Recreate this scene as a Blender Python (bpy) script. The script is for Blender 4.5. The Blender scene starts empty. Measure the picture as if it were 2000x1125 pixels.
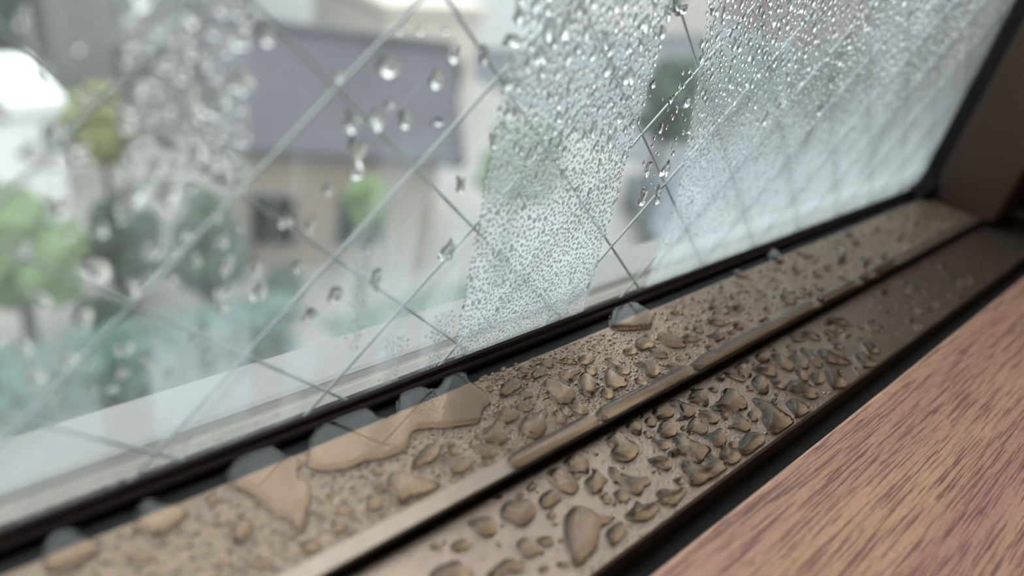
import bpy, bmesh, math, random
import numpy as np
from mathutils import Vector, Matrix
from mathutils.geometry import delaunay_2d_cdt

# ------------------------------------------------------------------ camera, sky, exposure
scn = bpy.context.scene
COL = scn.collection
cam_d = bpy.data.cameras.new('camera')
cam = bpy.data.objects.new('camera', cam_d)
COL.objects.link(cam)
scn.camera = cam
cam_d.sensor_width = 36.0
cam_d.lens = 1387.0 * 36.0 / 2000.0
cam_d.clip_start = 0.002
cam_d.clip_end = 600.0
VX = Vector((1600.0, 502.0, 1387.0)).normalized()          # sill direction seen by the lens
VZ = Vector((500.0, 2240.0, -1387.0)).normalized()         # plumb line seen by the lens
VX = (VX - VZ * VX.dot(VZ)).normalized()
VY = Vector((VZ.y * -VX.z - -VZ.z * VX.y, -VZ.z * VX.x - VZ.x * -VX.z, -(VZ.x * VX.y - VZ.y * VX.x)))
R = Vector((VX.x, VY.x, VZ.x)); U = Vector((VX.y, VY.y, VZ.y)); F = Vector((VX.z, VY.z, VZ.z))
M = Matrix((R, U, -F)).transposed().to_4x4()
M.translation = Vector((0.0, -0.07, 0.0))
cam.matrix_world = M
cam_d.dof.use_dof = True
cam_d.dof.focus_distance = 0.1285
cam_d.dof.aperture_fstop = 7.9

world = bpy.data.worlds.new('overcast_sky')
scn.world = world
world.use_nodes = True
wn = world.node_tree.nodes; wl = world.node_tree.links
wn.clear()
w_out = wn.new('ShaderNodeOutputWorld'); w_bg = wn.new('ShaderNodeBackground')
w_tc = wn.new('ShaderNodeTexCoord'); w_sep = wn.new('ShaderNodeSeparateXYZ'); w_rmp = wn.new('ShaderNodeValToRGB')
wl.new(w_tc.outputs['Generated'], w_sep.inputs[0]); wl.new(w_sep.outputs['Z'], w_rmp.inputs[0])
w_rmp.color_ramp.elements[0].position = 0.0; w_rmp.color_ramp.elements[0].color = (0.335, 0.333, 0.330, 1)   # overcast: zenith three times the horizon
w_rmp.color_ramp.elements[1].position = 1.0; w_rmp.color_ramp.elements[1].color = (0.89, 0.95, 1.0, 1)
wl.new(w_rmp.outputs[0], w_bg.inputs[0]); w_bg.inputs[1].default_value = 5.6
wl.new(w_bg.outputs[0], w_out.inputs[0])
scn.view_settings.view_transform = 'Standard'
scn.view_settings.look = 'None'
scn.view_settings.gamma = 1.0
scn.view_settings.use_curve_mapping = False
scn.view_settings.exposure = 0.0
scn.cycles.transparent_max_bounces = 24
scn.cycles.max_bounces = 12
scn.cycles.sample_clamp_indirect = 6.0
rng = random.Random(7)
nrg = np.random.default_rng(11)

# ------------------------------------------------------------------ helpers
def tag(o, label=None, cat=None, group=None, kind=None):
    if label: o['label'] = label
    if cat: o['category'] = cat
    if group: o['group'] = group
    if kind: o['kind'] = kind
    return o

def link(name, me, mat=None, parent=None, smooth=False):
    o = bpy.data.objects.new(name, me)
    COL.objects.link(o)
    if mat is not None and not me.materials: me.materials.append(mat)
    if parent is not None: o.parent = parent
    if smooth: me.shade_smooth()
    return o

def empty(name, loc=(0, 0, 0), rz=0.0):
    o = bpy.data.objects.new(name, None)
    o.empty_display_size = 0.02
    COL.objects.link(o); o.location = loc; o.rotation_euler = (0, 0, rz)
    return o

def mesh(name, vs, fs):
    me = bpy.data.meshes.new(name)
    me.from_pydata([tuple(v) for v in vs], [], [tuple(f) for f in fs]); me.update()
    return me

class MB:
    def __init__(s): s.v = []; s.f = []
    def box(s, x0, x1, y0, y1, z0, z1):
        n = len(s.v)
        s.v += [(x, y, z) for z in (z0, z1) for y in (y0, y1) for x in (x0, x1)]
        s.f += [(n, n+2, n+3, n+1), (n+4, n+5, n+7, n+6), (n, n+1, n+5, n+4), (n+2, n+6, n+7, n+3), (n, n+4, n+6, n+2), (n+1, n+3, n+7, n+5)]
        return s
    def extrude_x(s, prof, x0, x1, cuts=1):                       # profile of (y, z) pushed along x
        n = len(s.v); k = len(prof)
        for i in range(cuts + 1):
            x = x0 + (x1 - x0) * i / cuts
            s.v += [(x, y, z) for y, z in prof]
        for i in range(cuts):
            for j in range(k):
                a = n + i*k + j; b = n + i*k + (j+1) % k
                s.f.append((a, b, b + k, a + k))
        s.f.append(tuple(n + j for j in range(k))[::-1]); s.f.append(tuple(n + cuts*k + j for j in range(k)))
        return s
    def tube(s, pts, rad, seg=8):
        n = len(s.v); pts = [Vector(p) for p in pts]
        for i, p in enumerate(pts):
            d = (pts[min(i+1, len(pts)-1)] - pts[max(i-1, 0)]).normalized()
            a = d.orthogonal().normalized() if i == 0 else (a - d * a.dot(d)).normalized()
            b = d.cross(a); r = rad[i] if isinstance(rad, (list, tuple)) else rad
            s.v += [tuple(p + (a*math.cos(t) + b*math.sin(t)) * r) for t in (2*math.pi*q/seg for q in range(seg))]
        for i in range(len(pts) - 1):
            for q in range(seg):
                a0 = n + i*seg + q; b0 = n + i*seg + (q+1) % seg
                s.f.append((a0, b0, b0 + seg, a0 + seg))
        s.f.append(tuple(n + q for q in range(seg))[::-1]); s.f.append(tuple(n + (len(pts)-1)*seg + q for q in range(seg)))
        return s
    def build(s, name, mat, parent=None, bevel=0.0, smooth=False):
        me = mesh(name, s.v, s.f)
        bm = bmesh.new(); bm.from_mesh(me); bmesh.ops.recalc_face_normals(bm, faces=bm.faces)
        if bevel: bmesh.ops.bevel(bm, geom=[e for e in bm.edges if e.calc_face_angle(0) > 0.5], offset=bevel, segments=2, profile=0.5, affect='EDGES')
        bm.to_mesh(me); bm.free()
        return link(name, me, mat, parent, smooth)

def newmat(name):
    m = bpy.data.materials.new(name); m.use_nodes = True
    nt = m.node_tree; nt.nodes.clear()
    return m, nt, nt.nodes, nt.links

def principled(name, col, rough=0.6, metal=0.0, spec=0.5, noise=None, bump=None, coat=0.0):
    """noise=(scale, amount, stretch) varies the colour; bump=(scale, strength, distance)"""
    m, nt, N, L = newmat(name)
    out = N.new('ShaderNodeOutputMaterial'); p = N.new('ShaderNodeBsdfPrincipled')
    L.new(p.outputs[0], out.inputs[0])
    p.inputs['Base Color'].default_value = (*col, 1); p.inputs['Roughness'].default_value = rough
    p.inputs['Metallic'].default_value = metal; p.inputs['Specular IOR Level'].default_value = spec
    p.inputs['Coat Weight'].default_value = coat
    tc = N.new('ShaderNodeTexCoord')
    if noise:
        mp = N.new('ShaderNodeMapping'); mp.inputs['Scale'].default_value = noise[2]
        nz = N.new('ShaderNodeTexNoise'); nz.inputs['Scale'].default_value = noise[0]; nz.inputs['Detail'].default_value = 6
        mx = N.new('ShaderNodeMixRGB'); mx.inputs[1].default_value = (*[c*(1-noise[1]) for c in col], 1); mx.inputs[2].default_value = (*[min(1, c*(1+noise[1])) for c in col], 1)
        L.new(tc.outputs['Object'], mp.inputs[0]); L.new(mp.outputs[0], nz.inputs[0]); L.new(nz.outputs['Fac'], mx.inputs[0]); L.new(mx.outputs[0], p.inputs['Base Color'])
    if bump:
        nb = N.new('ShaderNodeTexNoise'); nb.inputs['Scale'].default_value = bump[0]; nb.inputs['Detail'].default_value = 5
        bp = N.new('ShaderNodeBump'); bp.inputs['Strength'].default_value = bump[1]; bp.inputs['Distance'].default_value = bump[2]
        L.new(tc.outputs['Object'], nb.inputs[0]); L.new(nb.outputs['Fac'], bp.inputs['Height']); L.new(bp.outputs[0], p.inputs['Normal'])
    return m

# ------------------------------------------------------------------ materials
def make_water():
    m, nt, N, L = newmat('water')
    out = N.new('ShaderNodeOutputMaterial'); g = N.new('ShaderNodeBsdfGlass')
    g.inputs['IOR'].default_value = 1.333; g.inputs['Roughness'].default_value = 0.0
    L.new(g.outputs[0], out.inputs[0]); return m

def make_sill_water():
    """water standing on the dusty sill: it has taken up brown grime"""
    m, nt, N, L = newmat('grimy_water')
    out = N.new('ShaderNodeOutputMaterial'); p = N.new('ShaderNodeBsdfPrincipled')
    p.inputs['Base Color'].default_value = (0.97, 0.95, 0.92, 1); p.inputs['Roughness'].default_value = 0.0
    p.inputs['IOR'].default_value = 1.333; p.inputs['Transmission Weight'].default_value = 1.0
    L.new(p.outputs[0], out.inputs[0]); return m

def make_glass():
    m, nt, N, L = newmat('window_glass')
    out = N.new('ShaderNodeOutputMaterial'); t = N.new('ShaderNodeBsdfTransparent'); g = N.new('ShaderNodeBsdfGlossy')
    lw = N.new('ShaderNodeLayerWeight'); lw.inputs['Blend'].default_value = 0.5; mx = N.new('ShaderNodeMixShader')
    t.inputs[0].default_value = (0.955, 0.985, 0.975, 1); g.inputs['Roughness'].default_value = 0.0
    pw = N.new('ShaderNodeMath'); pw.operation = 'POWER'; pw.inputs[1].default_value = 5.0        # Schlick, alike on both faces
    fa = N.new('ShaderNodeMath'); fa.operation = 'MULTIPLY_ADD'; fa.inputs[1].default_value = 0.96; fa.inputs[2].default_value = 0.04
    L.new(lw.outputs['Facing'], pw.inputs[0]); L.new(pw.outputs[0], fa.inputs[0])
    L.new(fa.outputs[0], mx.inputs[0]); L.new(t.outputs[0], mx.inputs[1]); L.new(g.outputs[0], mx.inputs[2]); L.new(mx.outputs[0], out.inputs[0])
    return m

def make_fog():
    m, nt, N, L = newmat('condensation')
    out = N.new('ShaderNodeOutputMaterial'); t = N.new('ShaderNodeBsdfTransparent'); tr = N.new('ShaderNodeBsdfTranslucent')
    at = N.new('ShaderNodeAttribute'); at.attribute_name = 'fog'; mx = N.new('ShaderNodeMixShader')
    tc = N.new('ShaderNodeTexCoord'); nz = N.new('ShaderNodeTexNoise'); nz.inputs['Scale'].default_value = 2600; nz.inputs['Detail'].default_value = 2
    ma = N.new('ShaderNodeMath'); ma.operation = 'MULTIPLY_ADD'; ma.inputs[1].default_value = 0.7; ma.inputs[2].default_value = 0.65
    mm = N.new('ShaderNodeMath'); mm.operation = 'MULTIPLY'; mm.use_clamp = True
    tr.inputs[0].default_value = (0.47, 0.505, 0.515, 1)
    L.new(tc.outputs['Object'], nz.inputs[0]); L.new(nz.outputs['Fac'], ma.inputs[0]); L.new(ma.outputs[0], mm.inputs[1]); L.new(at.outputs['Fac'], mm.inputs[0])
    L.new(mm.outputs[0], mx.inputs[0]); L.new(t.outputs[0], mx.inputs[1]); L.new(tr.outputs[0], mx.inputs[2]); L.new(mx.outputs[0], out.inputs[0])
    return m

def make_sill(name, col, rough, metal, bumpk):
    """bronze anodised aluminium under a film of dried grit"""
    m, nt, N, L = newmat(name)
    out = N.new('ShaderNodeOutputMaterial'); p = N.new('ShaderNodeBsdfPrincipled'); L.new(p.outputs[0], out.inputs[0])
    tc = N.new('ShaderNodeTexCoord')
    n1 = N.new('ShaderNodeTexNoise'); n1.inputs['Scale'].default_value = 260; n1.inputs['Detail'].default_value = 8; n1.inputs['Roughness'].default_value = 0.65
    cr = N.new('ShaderNodeMixRGB'); cr.inputs[1].default_value = (*[c*0.72 for c in col], 1); cr.inputs[2].default_value = (*[min(1, c*1.22) for c in col], 1)
    v = N.new('ShaderNodeTexVoronoi'); v.inputs['Scale'].default_value = 2200; v.feature = 'SMOOTH_F1'
    n2 = N.new('ShaderNodeTexNoise'); n2.inputs['Scale'].default_value = 2400; n2.inputs['Detail'].default_value = 6
    ad = N.new('ShaderNodeMath'); ad.operation = 'MULTIPLY_ADD'; ad.inputs[1].default_value = -0.55
    bp = N.new('ShaderNodeBump'); bp.inputs['Strength'].default_value = bumpk; bp.inputs['Distance'].default_value = 0.0004
    for n in (n1, v, n2): L.new(tc.outputs['Object'], n.inputs['Vector'])
    L.new(n1.outputs['Fac'], cr.inputs[0]); L.new(cr.outputs[0], p.inputs['Base Color'])
    L.new(v.outputs['Distance'], ad.inputs[0]); L.new(n2.outputs['Fac'], ad.inputs[2]); L.new(ad.outputs[0], bp.inputs['Height']); L.new(bp.outputs[0], p.inputs['Normal'])
    p.inputs['Roughness'].default_value = rough; p.inputs['Metallic'].default_value = metal; p.inputs['Specular IOR Level'].default_value = 0.65
    return m

def make_wood():
    m, nt, N, L = newmat('sill_wood')
    out = N.new('ShaderNodeOutputMaterial'); p = N.new('ShaderNodeBsdfPrincipled'); L.new(p.outputs[0], out.inputs[0])
    tc = N.new('ShaderNodeTexCoord')
    def nz(sc, stretch, det, rough=0.55, dist=0.0):
        mp = N.new('ShaderNodeMapping'); mp.inputs['Scale'].default_value = stretch
        n = N.new('ShaderNodeTexNoise'); n.inputs['Scale'].default_value = sc; n.inputs['Detail'].default_value = det; n.inputs['Roughness'].default_value = rough; n.inputs['Distortion'].default_value = dist
        L.new(tc.outputs['Object'], mp.inputs[0]); L.new(mp.outputs[0], n.inputs[0]); return n
    broad = nz(60, (0.10, 1, 1), 4); pore = nz(3000, (0.026, 1, 1), 4, 0.62); fine = nz(2200, (0.35, 1, 1), 2)
    r1 = N.new('ShaderNodeValToRGB'); r1.color_ramp.elements[0].position = 0.35; r1.color_ramp.elements[0].color = (0.45, 0.225, 0.175, 1); r1.color_ramp.elements[1].position = 0.68; r1.color_ramp.elements[1].color = (0.60, 0.36, 0.215, 1)
    r2 = N.new('ShaderNodeValToRGB'); r2.color_ramp.elements[0].position = 0.48; r2.color_ramp.elements[0].color = (0, 0, 0, 1); r2.color_ramp.elements[1].position = 0.60; r2.color_ramp.elements[1].color = (1, 1, 1, 1)
    r3 = N.new('ShaderNodeMath'); r3.operation = 'MULTIPLY_ADD'; r3.inputs[1].default_value = 0.5; r3.inputs[2].default_value = 0.75
    mx = N.new('ShaderNodeMixRGB'); mx.inputs[2].default_value = (0.17, 0.068, 0.068, 1)
    m2 = N.new('ShaderNodeMixRGB'); m2.blend_type = 'MULTIPLY'; m2.inputs[0].default_value = 1.0
    sc = N.new('ShaderNodeMath'); sc.operation = 'MULTIPLY'; sc.inputs[1].default_value = 0.85
    L.new(broad.outputs['Fac'], r1.inputs[0]); L.new(pore.outputs['Fac'], r2.inputs[0]); L.new(r2.outputs[0], sc.inputs[0]); L.new(sc.outputs[0], mx.inputs[0]); L.new(r1.outputs[0], mx.inputs[1])
    L.new(fine.outputs['Fac'], r3.inputs[0]); L.new(mx.outputs[0], m2.inputs[1]); L.new(r3.outputs[0], m2.inputs[2]); L.new(m2.outputs[0], p.inputs['Base Color'])
    p.inputs['Roughness'].default_value = 0.5; p.inputs['Specular IOR Level'].default_value = 0.35
    bp = N.new('ShaderNodeBump'); bp.inputs['Strength'].default_value = 0.25; bp.inputs['Distance'].default_value = 0.0001; bp.invert = True
    L.new(r2.outputs[0], bp.inputs['Height']); L.new(bp.outputs[0], p.inputs['Normal'])
    return m

BEADM = principled('grimy_bead', (0.34, 0.25, 0.18), 0.2, 0.5, 0.6)
WETB = principled('wetted_black_rubber', (0.020, 0.020, 0.022), 0.35, 0.0, spec=0.2)
WET = principled('wetted_bronze', (0.20, 0.124, 0.076), 0.22, 0.7, noise=(900, .18, (1, 1, 1)))
WATER = make_water(); GRIMY = make_sill_water(); GLASS = make_glass(); FOG = make_fog(); WOOD = make_wood()
SILL = make_sill('gritty_bronze_sill', (0.40, 0.288, 0.212), 0.40, 0.68, 0.75)
SILL_IN = make_sill('bronze_sill', (0.355, 0.256, 0.198), 0.34, 0.80, 0.25)
RIBM = make_sill('bronze_rib', (0.34, 0.258, 0.205), 0.38, 0.75, 0.06)
STRIP = principled('black_rubber', (0.016, 0.016, 0.017), 0.75, spec=0.3, bump=(2500, 0.4, 0.0002))
GASKET = principled('dark_brown_gasket', (0.060, 0.040, 0.037), 0.4)
BLACKG = principled('black_gasket', (0.008, 0.008, 0.009), 0.6)
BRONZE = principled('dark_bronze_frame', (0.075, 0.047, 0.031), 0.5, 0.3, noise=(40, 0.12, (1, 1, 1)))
DARKM = principled('recess_shade_metal', (0.012, 0.011, 0.010), 0.7)  # near black: shade of the recess and flanks put into the colour
DUST = principled('dusty_gap', (0.02, 0.02, 0.018), 0.9, noise=(900, 0.6, (1, 1, 1)), bump=(1500, 0.8, 0.0006))
LEDGE = principled('pale_outer_ledge', (0.175, 0.158, 0.152), 0.5, noise=(60, 0.06, (0.3, 1, 1)))
LEDGE_B = principled('tan_outer_bead', (0.175, 0.148, 0.120), 0.5, noise=(80, 0.1, (0.3, 1, 1)))
LEDGE_G = principled('brown_outer_groove', (0.135, 0.11, 0.09), 0.6, noise=(80, 0.1, (0.3, 1, 1)))
WIREM = principled('steel_wire', (0.62, 0.69, 0.70), 0.45, 0.5)
PLASTER = principled('cream_plaster', (0.78, 0.74, 0.68), 0.9, noise=(8, 0.04, (1, 1, 1)))
FLOORM = principled('floor_boards', (0.30, 0.19, 0.12), 0.5, noise=(6, 0.2, (0.1, 1, 1)))

# ------------------------------------------------------------------ the room behind the camera
XL, XR = -0.60, 0.335                                            # window opening
GZ = -8.0                                                        # street level below this upper-floor window
def room():
    w = MB()
    w.box(-1.7, XL, -0.16, 0.03, -1.0, 1.6); w.box(XR + 0.02, 1.5, -0.16, 0.03, -1.0, 1.6)
    w.box(XL, XR + 0.02, -0.16, 0.0205, -1.0, -0.10); w.box(XL, XR + 0.02, -0.16, 0.03, 1.0, 1.6)
    tag(w.build('wall_front', PLASTER), kind='structure')
    tag(MB().box(-1.7, 1.5, -0.10, 0.0205, GZ, -1.12).build('wall_outside', PLASTER), kind='structure')
    tag(MB().box(-1.82, -1.7, -3.1, 0.03, -1.0, 1.6).build('wall_left', PLASTER), kind='structure')
    tag(MB().box(1.5, 1.62, -3.1, 0.03, -1.0, 1.6).build('wall_right', PLASTER), kind='structure')
    tag(MB().box(-1.82, 1.62, -3.22, -3.1, -1.0, 1.6).build('wall_back', PLASTER), kind='structure')
    tag(MB().box(-1.82, 1.62, -3.22, 0.03, 1.6, 1.72).build('ceiling', PLASTER), kind='structure')
    tag(MB().box(-1.82, 1.62, -3.22, 0.03, -1.12, -1.0).build('floor', FLOORM), kind='structure')
room()

# ------------------------------------------------------------------ window: sash, glass, wires, gaskets
ZO, ZI = -0.077, -0.079                                           # outer ledge, inner ledge
def window():
    win = tag(empty('window_1', (0, 0, 0)), kind='structure')
    MB().box(XL + 0.03, 0.2835, 0.0, 0.0068, -0.0825, 0.95).build('glass_pane', GLASS, win)
    # steel wires cast in the glass: two families crossing as diamonds
    x0, x1, z0, z1 = XL + 0.031, 0.2825, -0.082, 0.949
    def seg(slope, xa, za):                                       # line clipped to the pane
        pts = []
        for x in (x0, x1):
            z = za + slope * (x - xa)
            if z0 <= z <= z1: pts.append((x, z))
        for z in (z0, z1):
            x = xa + (z - za) / slope
            if x0 < x < x1: pts.append((x, z))
        return sorted(pts)[:2] if len(pts) >= 2 else None
    for fam, slope in ((0, 0.975), (1, -0.925)):
        for k in range(-45, 60):
            xa = 0.0807 + 0.02455 * k + rng.uniform(-0.0005, 0.0005)
            s = seg(slope + rng.uniform(-0.006, 0.006), xa, -0.0617)
            if not s: continue
            (xa, za), (xb, zb) = s
            y = 0.0012 if fam == 0 else 0.00165
            MB().tube([(xa, y, za), (xb, y, zb)], 0.00025, 6).build('wire', WIREM, win, smooth=True)
    # glazing gasket below the glass: two soft lips
    prof = [(0.0, -0.0752), (-0.0005, -0.0747), (-0.0010, -0.0750), (-0.0012, -0.0757), (-0.0013, -0.0759), (-0.0017, -0.0757), (-0.0021, -0.0761),
            (-0.0022, -0.0768), (-0.0018, -0.0776), (0.0, -0.0778)]
    MB().extrude_x(prof, XL, 0.2835, 4).build('bottom_gasket', GASKET, win)
    # side gasket with a rounded corner
    xr, r = 0.2830, 0.0085
    pts = [(xr - r*1.2, -0.0006, -0.0760)] + [(xr - r + r*math.sin(t), -0.0006, -0.0760 + r - r*math.cos(t)) for t in (math.pi/2*i/6 for i in range(7))] + [(xr, -0.0006, 0.2), (xr, -0.0006, 0.94)]
    g = MB()
    n = len(pts); off = 0.0034
    nor = [(0, -1)] + [(math.sin(t), -math.cos(t)) for t in (math.pi/2*i/6 for i in range(7))] + [(1, 0), (1, 0)]
    for (px_, _, pz_), (u, v) in zip(pts, nor):
        xi, zi, xo, zo = px_ - .0024*u, pz_ - .0024*v, px_ + .001*u, pz_ + .001*v
        g.v += [(xi, 0.0, zi), (xi, -0.0012, zi), (xi + .0011*u, -0.0058, zi + .0011*v), (xo, -0.0060, zo), (xo, 0.0, zo)]
    for i in range(n - 1):
        for j in range(5): g.f.append((i*5 + j, i*5 + (j+1) % 5, i*5 + 5 + (j+1) % 5, i*5 + 5 + j))
    g.f += [(0, 1, 2, 3, 4), tuple(5*(n-1) + j for j in (4, 3, 2, 1, 0))]
    g.build('side_gasket', BLACKG, win)
    c = MB()                                                      # web that fills the corner outside the curve
    arc = [(xr - r + r*math.sin(t), -0.0760 + r - r*math.cos(t)) for t in (math.pi/2*i/6 for i in range(7))]
    poly = arc + [(xr + 0.001, -0.076 + r), (xr + 0.001, -0.078), (xr - r, -0.078)]
    n = len(poly); c.v = [(x, y, z) for y in (-0.0045, -0.0001) for x, z in poly]
    c.f = [tuple(range(n)), tuple(range(n, 2*n))[::-1]] + [(i, (i+1) % n, n + (i+1) % n, n + i) for i in range(n)]
    c.build('corner_web', BLACKG, win)
    MB().box(0.2815, 0.312, -0.0275, 0.014, -0.0772, 0.965).build('sash_stile', BRONZE, win, bevel=0.0012)
    MB().box(XL, XL + 0.032, -0.0275, 0.014, -0.0772, 0.965).build('sash_stile', BRONZE, win, bevel=0.0012)
    MB().box(XL + 0.03, 0.2835, -0.0275, 0.014, 0.948, 0.985).build('top_rail', BRONZE, win, bevel=0.0012)
    MB().box(XL + 0.03, 0.2835, 0.0, 0.0068, -0.098, -0.0826).build('bottom_rail', BRONZE, win)
    fr = tag(empty('trim_1', (0, 0, 0)), kind='structure')         # outer frame round the sash
    MB().box(0.322, 0.352, -0.0445, 0.035, -0.098, 1.0).build('frame_jamb', DARKM, fr)  # recess shade is in the colour; the opposite jamb stays bronze
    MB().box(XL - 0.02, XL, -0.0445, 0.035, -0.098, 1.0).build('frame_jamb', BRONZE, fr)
    MB().box(XL, 0.322, -0.0445, 0.035, 0.986, 1.0).build('frame_head', BRONZE, fr)
    return win
WIN = window()

def sill():
    s = tag(empty('trim_2', (0, 0, 0)), kind='structure')          # the track sill
    # black strip along the foot of the glass
    MB().extrude_x([(0.0, -0.0778), (-0.0050, -0.07705), (-0.0052, -0.0780), (0.0, -0.0850)], XL, 0.2815).build('black_strip', STRIP, s)
    # outer ledge with finely uneven grit, a grid so that its surface really undulates
    nx, ny = 700, 70
    xs = np.linspace(-0.06, 0.322, nx); ys = np.linspace(-0.0212, -0.0049, ny)
    X, Y = np.meshgrid(xs, ys, indexing='ij')
    Z = np.full_like(X, ZO) + nrg.normal(0, 0.00001, X.shape)
    vs = np.stack([X, Y, Z], -1).reshape(-1, 3)
    idx = np.arange(nx*ny).reshape(nx, ny)
    fs = np.stack([idx[:-1, :-1], idx[1:, :-1], idx[1:, 1:], idx[:-1, 1:]], -1).reshape(-1, 4)
    link('outer_ledge', mesh('outer_ledge', vs.tolist(), fs.tolist()), SILL, s, True)
    MB().box(XL, -0.06, -0.0212, -0.0049, -0.0850, ZO).build('outer_ledge', SILL, s)
    # inner ledge, rib and turned-up edge
    MB().box(XL, 0.322, -0.0423, -0.0421, -0.098, ZI - 0.0004).build('edge_flank_shade', DARKM, s)  # added dark sheet standing in for shade on the ledge's room-side face
    MB().extrude_x([(-0.0236, ZI), (-0.0418, ZI), (-0.0422, ZI - 0.0003), (-0.0422, -0.098), (-0.0236, -0.098)], XL, 0.322).build('inner_ledge', SILL_IN, s)
    MB().extrude_x([(-0.0211, -0.0790), (-0.0211, -0.0767), (-0.0213, -0.07648), (-0.0239, -0.07648), (-0.0242, -0.0767)
                    , (-0.0242, -0.0771), (-0.0236, -0.0773), (-0.0236, -0.0790)], XL, 0.322).build('rib', RIBM, s)
    MB().box(XL, 0.322, -0.0237, -0.0235, -0.0790, -0.0773).build('rib_flank_shade', DARKM, s)  # dark sheet painted as the shadow along the rib's inward side
    # dusty gap between the metal and the wooden board
    MB().box(XL, 0.322, -0.0475, -0.0420, -0.098, -0.0835).build('dusty_gap', DUST, s)
    # outside: tan bead, groove and pale ledge
    o = tag(empty('trim_3', (0, 0, 0)), kind='structure')
    MB().extrude_x([(0.0069, -0.0860), (0.0069, -0.0818), (0.0085, -0.0815), (0.0097, -0.0822), (0.0097, -0.0860)], XL, 0.322).build('outer_bead', LEDGE_B, o)
    MB().extrude_x([(0.0097, -0.0860), (0.0097, -0.0824), (0.0108, -0.0827), (0.0120, -0.0822), (0.0120, -0.0860)], XL, 0.322).build('outer_groove', LEDGE_G, o)
    MB().extrude_x([(0.0120, -0.0900), (0.0120, -0.0821), (0.0130, -0.0819), (0.0222, -0.0822), (0.0226, -0.0826), (0.0226, -0.0900)], XL, 0.322).build('outer_ledge_board', LEDGE, o)
    # wooden board in front of the window, and the side casing
    b = tag(empty('trim_4', (0, 0, 0)), kind='structure')
    MB().box(XL, 0.352, -0.21, -0.0470, -0.099, -0.0775).build('sill_board', WOOD, b, bevel=0.0006)
    MB().box(0.330, 0.355, -0.21, -0.0472, -0.0776, 1.0).build('side_casing', BRONZE, b, bevel=0.0006)
    MB().box(XL - 0.005, XL, -0.21, -0.0472, -0.0776, 1.0).build('side_casing', WOOD, b)
sill()

# ------------------------------------------------------------------ condensation film on the glass
def smooth(a, b, x): t = np.clip((x - a) / (b - a), 0, 1); return t*t*(3 - 2*t)
def vnoise(x, z, sx, sz, seed):
    r = np.random.default_rng(seed); g = r.random((64, 64))
    u = (x / sx) % 63; v = (z / sz) % 63; i = u.astype(int); j = v.astype(int); fu = u - i; fv = v - j
    fu = fu*fu*(3-2*fu); fv = fv*fv*(3-2*fv); i1 = (i+1) % 64; j1 = (j+1) % 64
    return g[i, j]*(1-fu)*(1-fv) + g[i1, j]*fu*(1-fv) + g[i, j1]*(1-fu)*fv + g[i1, j1]*fu*fv
def fog_value(x, z):                                               # millimetres on the pane
    n1 = vnoise(x + 500, z + 500, 3.0, 14.0, 3); n2 = vnoise(x + 500, z + 500, 7, 7, 4); n3 = vnoise(x + 500, z + 500, 1.2, 4.0, 5)
    band = lambda a, b, s=0.8: smooth(a - s, a + s, x) * (1 - smooth(b - s, b + s, x))
    f = 0.045 + 0.06 * n2
    f = np.maximum(f, band(-80, 32) * 0.13)
    shelf = smooth(-72, -64, z)                                   # the film thins out just above the gasket
    f = np.maximum(f, band(19.3, 31.6) * (0.18 + 0.34 * (1 - smooth(-58, -44, z + 6*n2)) * (0.25 + 0.75*shelf)))
    f = np.maximum(f, band(-80, 14.0) * (0.12 + 0.34 * (1 - smooth(-66, -40, z + 8*n2)) * (0.25 + 0.75*shelf)))
    f = np.maximum(f, band(31.6, 67) * (0.05 + 0.22 * smooth(0.5, 0.8, n1) * (1 - smooth(-40, -28, z)) + 0.14 * (1 - smooth(-52, -44, z))))
    f = np.maximum(f, band(67.5, 100.6) * (0.40 + 0.28 * (1 - smooth(-62, -36, z))))
    f = np.maximum(f, band(100.6, 125) * 0.06)
    lo = np.interp(z, [-76, -55, -38, -15], [120.5, 121.5, 117.5, 110])
    inr = smooth(-1.0, 1.0, x - lo)
    f = np.maximum(f, inr * (0.29 + 0.50 * (1 - smooth(-66, -18, z + 5*n2 + (x - 120) * 0.03))))
    # runs where a drop has slid down and wiped the film
    for xr, w, zb, dp in ((152, 1.5, -40, .35), (171, 2.6, -50, .6), (176.5, 1.1, -30, .3), (205, 4.0, -50, .35), (222, 3.4, -58, .25), (240, 4.2, -40, .3), (262, 3.5, -60, .2), (16.7, 2.0, -66, .6), (5.5, 1.4, -60, .4), (26.5, 0.7, -60, .5)):
        cut = np.exp(-((x - xr - 0.6*np.sin(z/7)) / w)**2) * smooth(zb - 8, zb + 8, z)
        f = f * (1 - dp * cut)
    lowb = (1 - smooth(-75.5, -66, z))
    f = f * (1 - 0.45 * lowb)
    f = f * (1 - 0.9 * smooth(-8, 14, z))                         # film thinned above the view so bright sky reflects in the drops
    return np.clip(f * (0.88 + 0.24 * n3), 0, 0.97)
def film():
    xs = np.arange(-60, 283.01, 0.8); zs = np.arange(-76.5, 60, 0.8)
    X, Z = np.meshgrid(xs, zs, indexing='ij'); nx, nz_ = X.shape
    vs = np.stack([X*1e-3, np.full_like(X, -0.00003), Z*1e-3], -1).reshape(-1, 3)
    idx = np.arange(nx*nz_).reshape(nx, nz_)
    fs = np.stack([idx[:-1, :-1], idx[1:, :-1], idx[1:, 1:], idx[:-1, 1:]], -1).reshape(-1, 4)
    me = mesh('condensation', vs.tolist(), fs.tolist())
    a = me.attributes.new('fog', 'FLOAT', 'POINT'); a.data.foreach_set('value', fog_value(X, Z).reshape(-1).astype(np.float32))
    tag(link('condensation', me, FOG), 'thin white condensation misting the inside of the wired glass', 'condensation', kind='stuff')
film()

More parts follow.
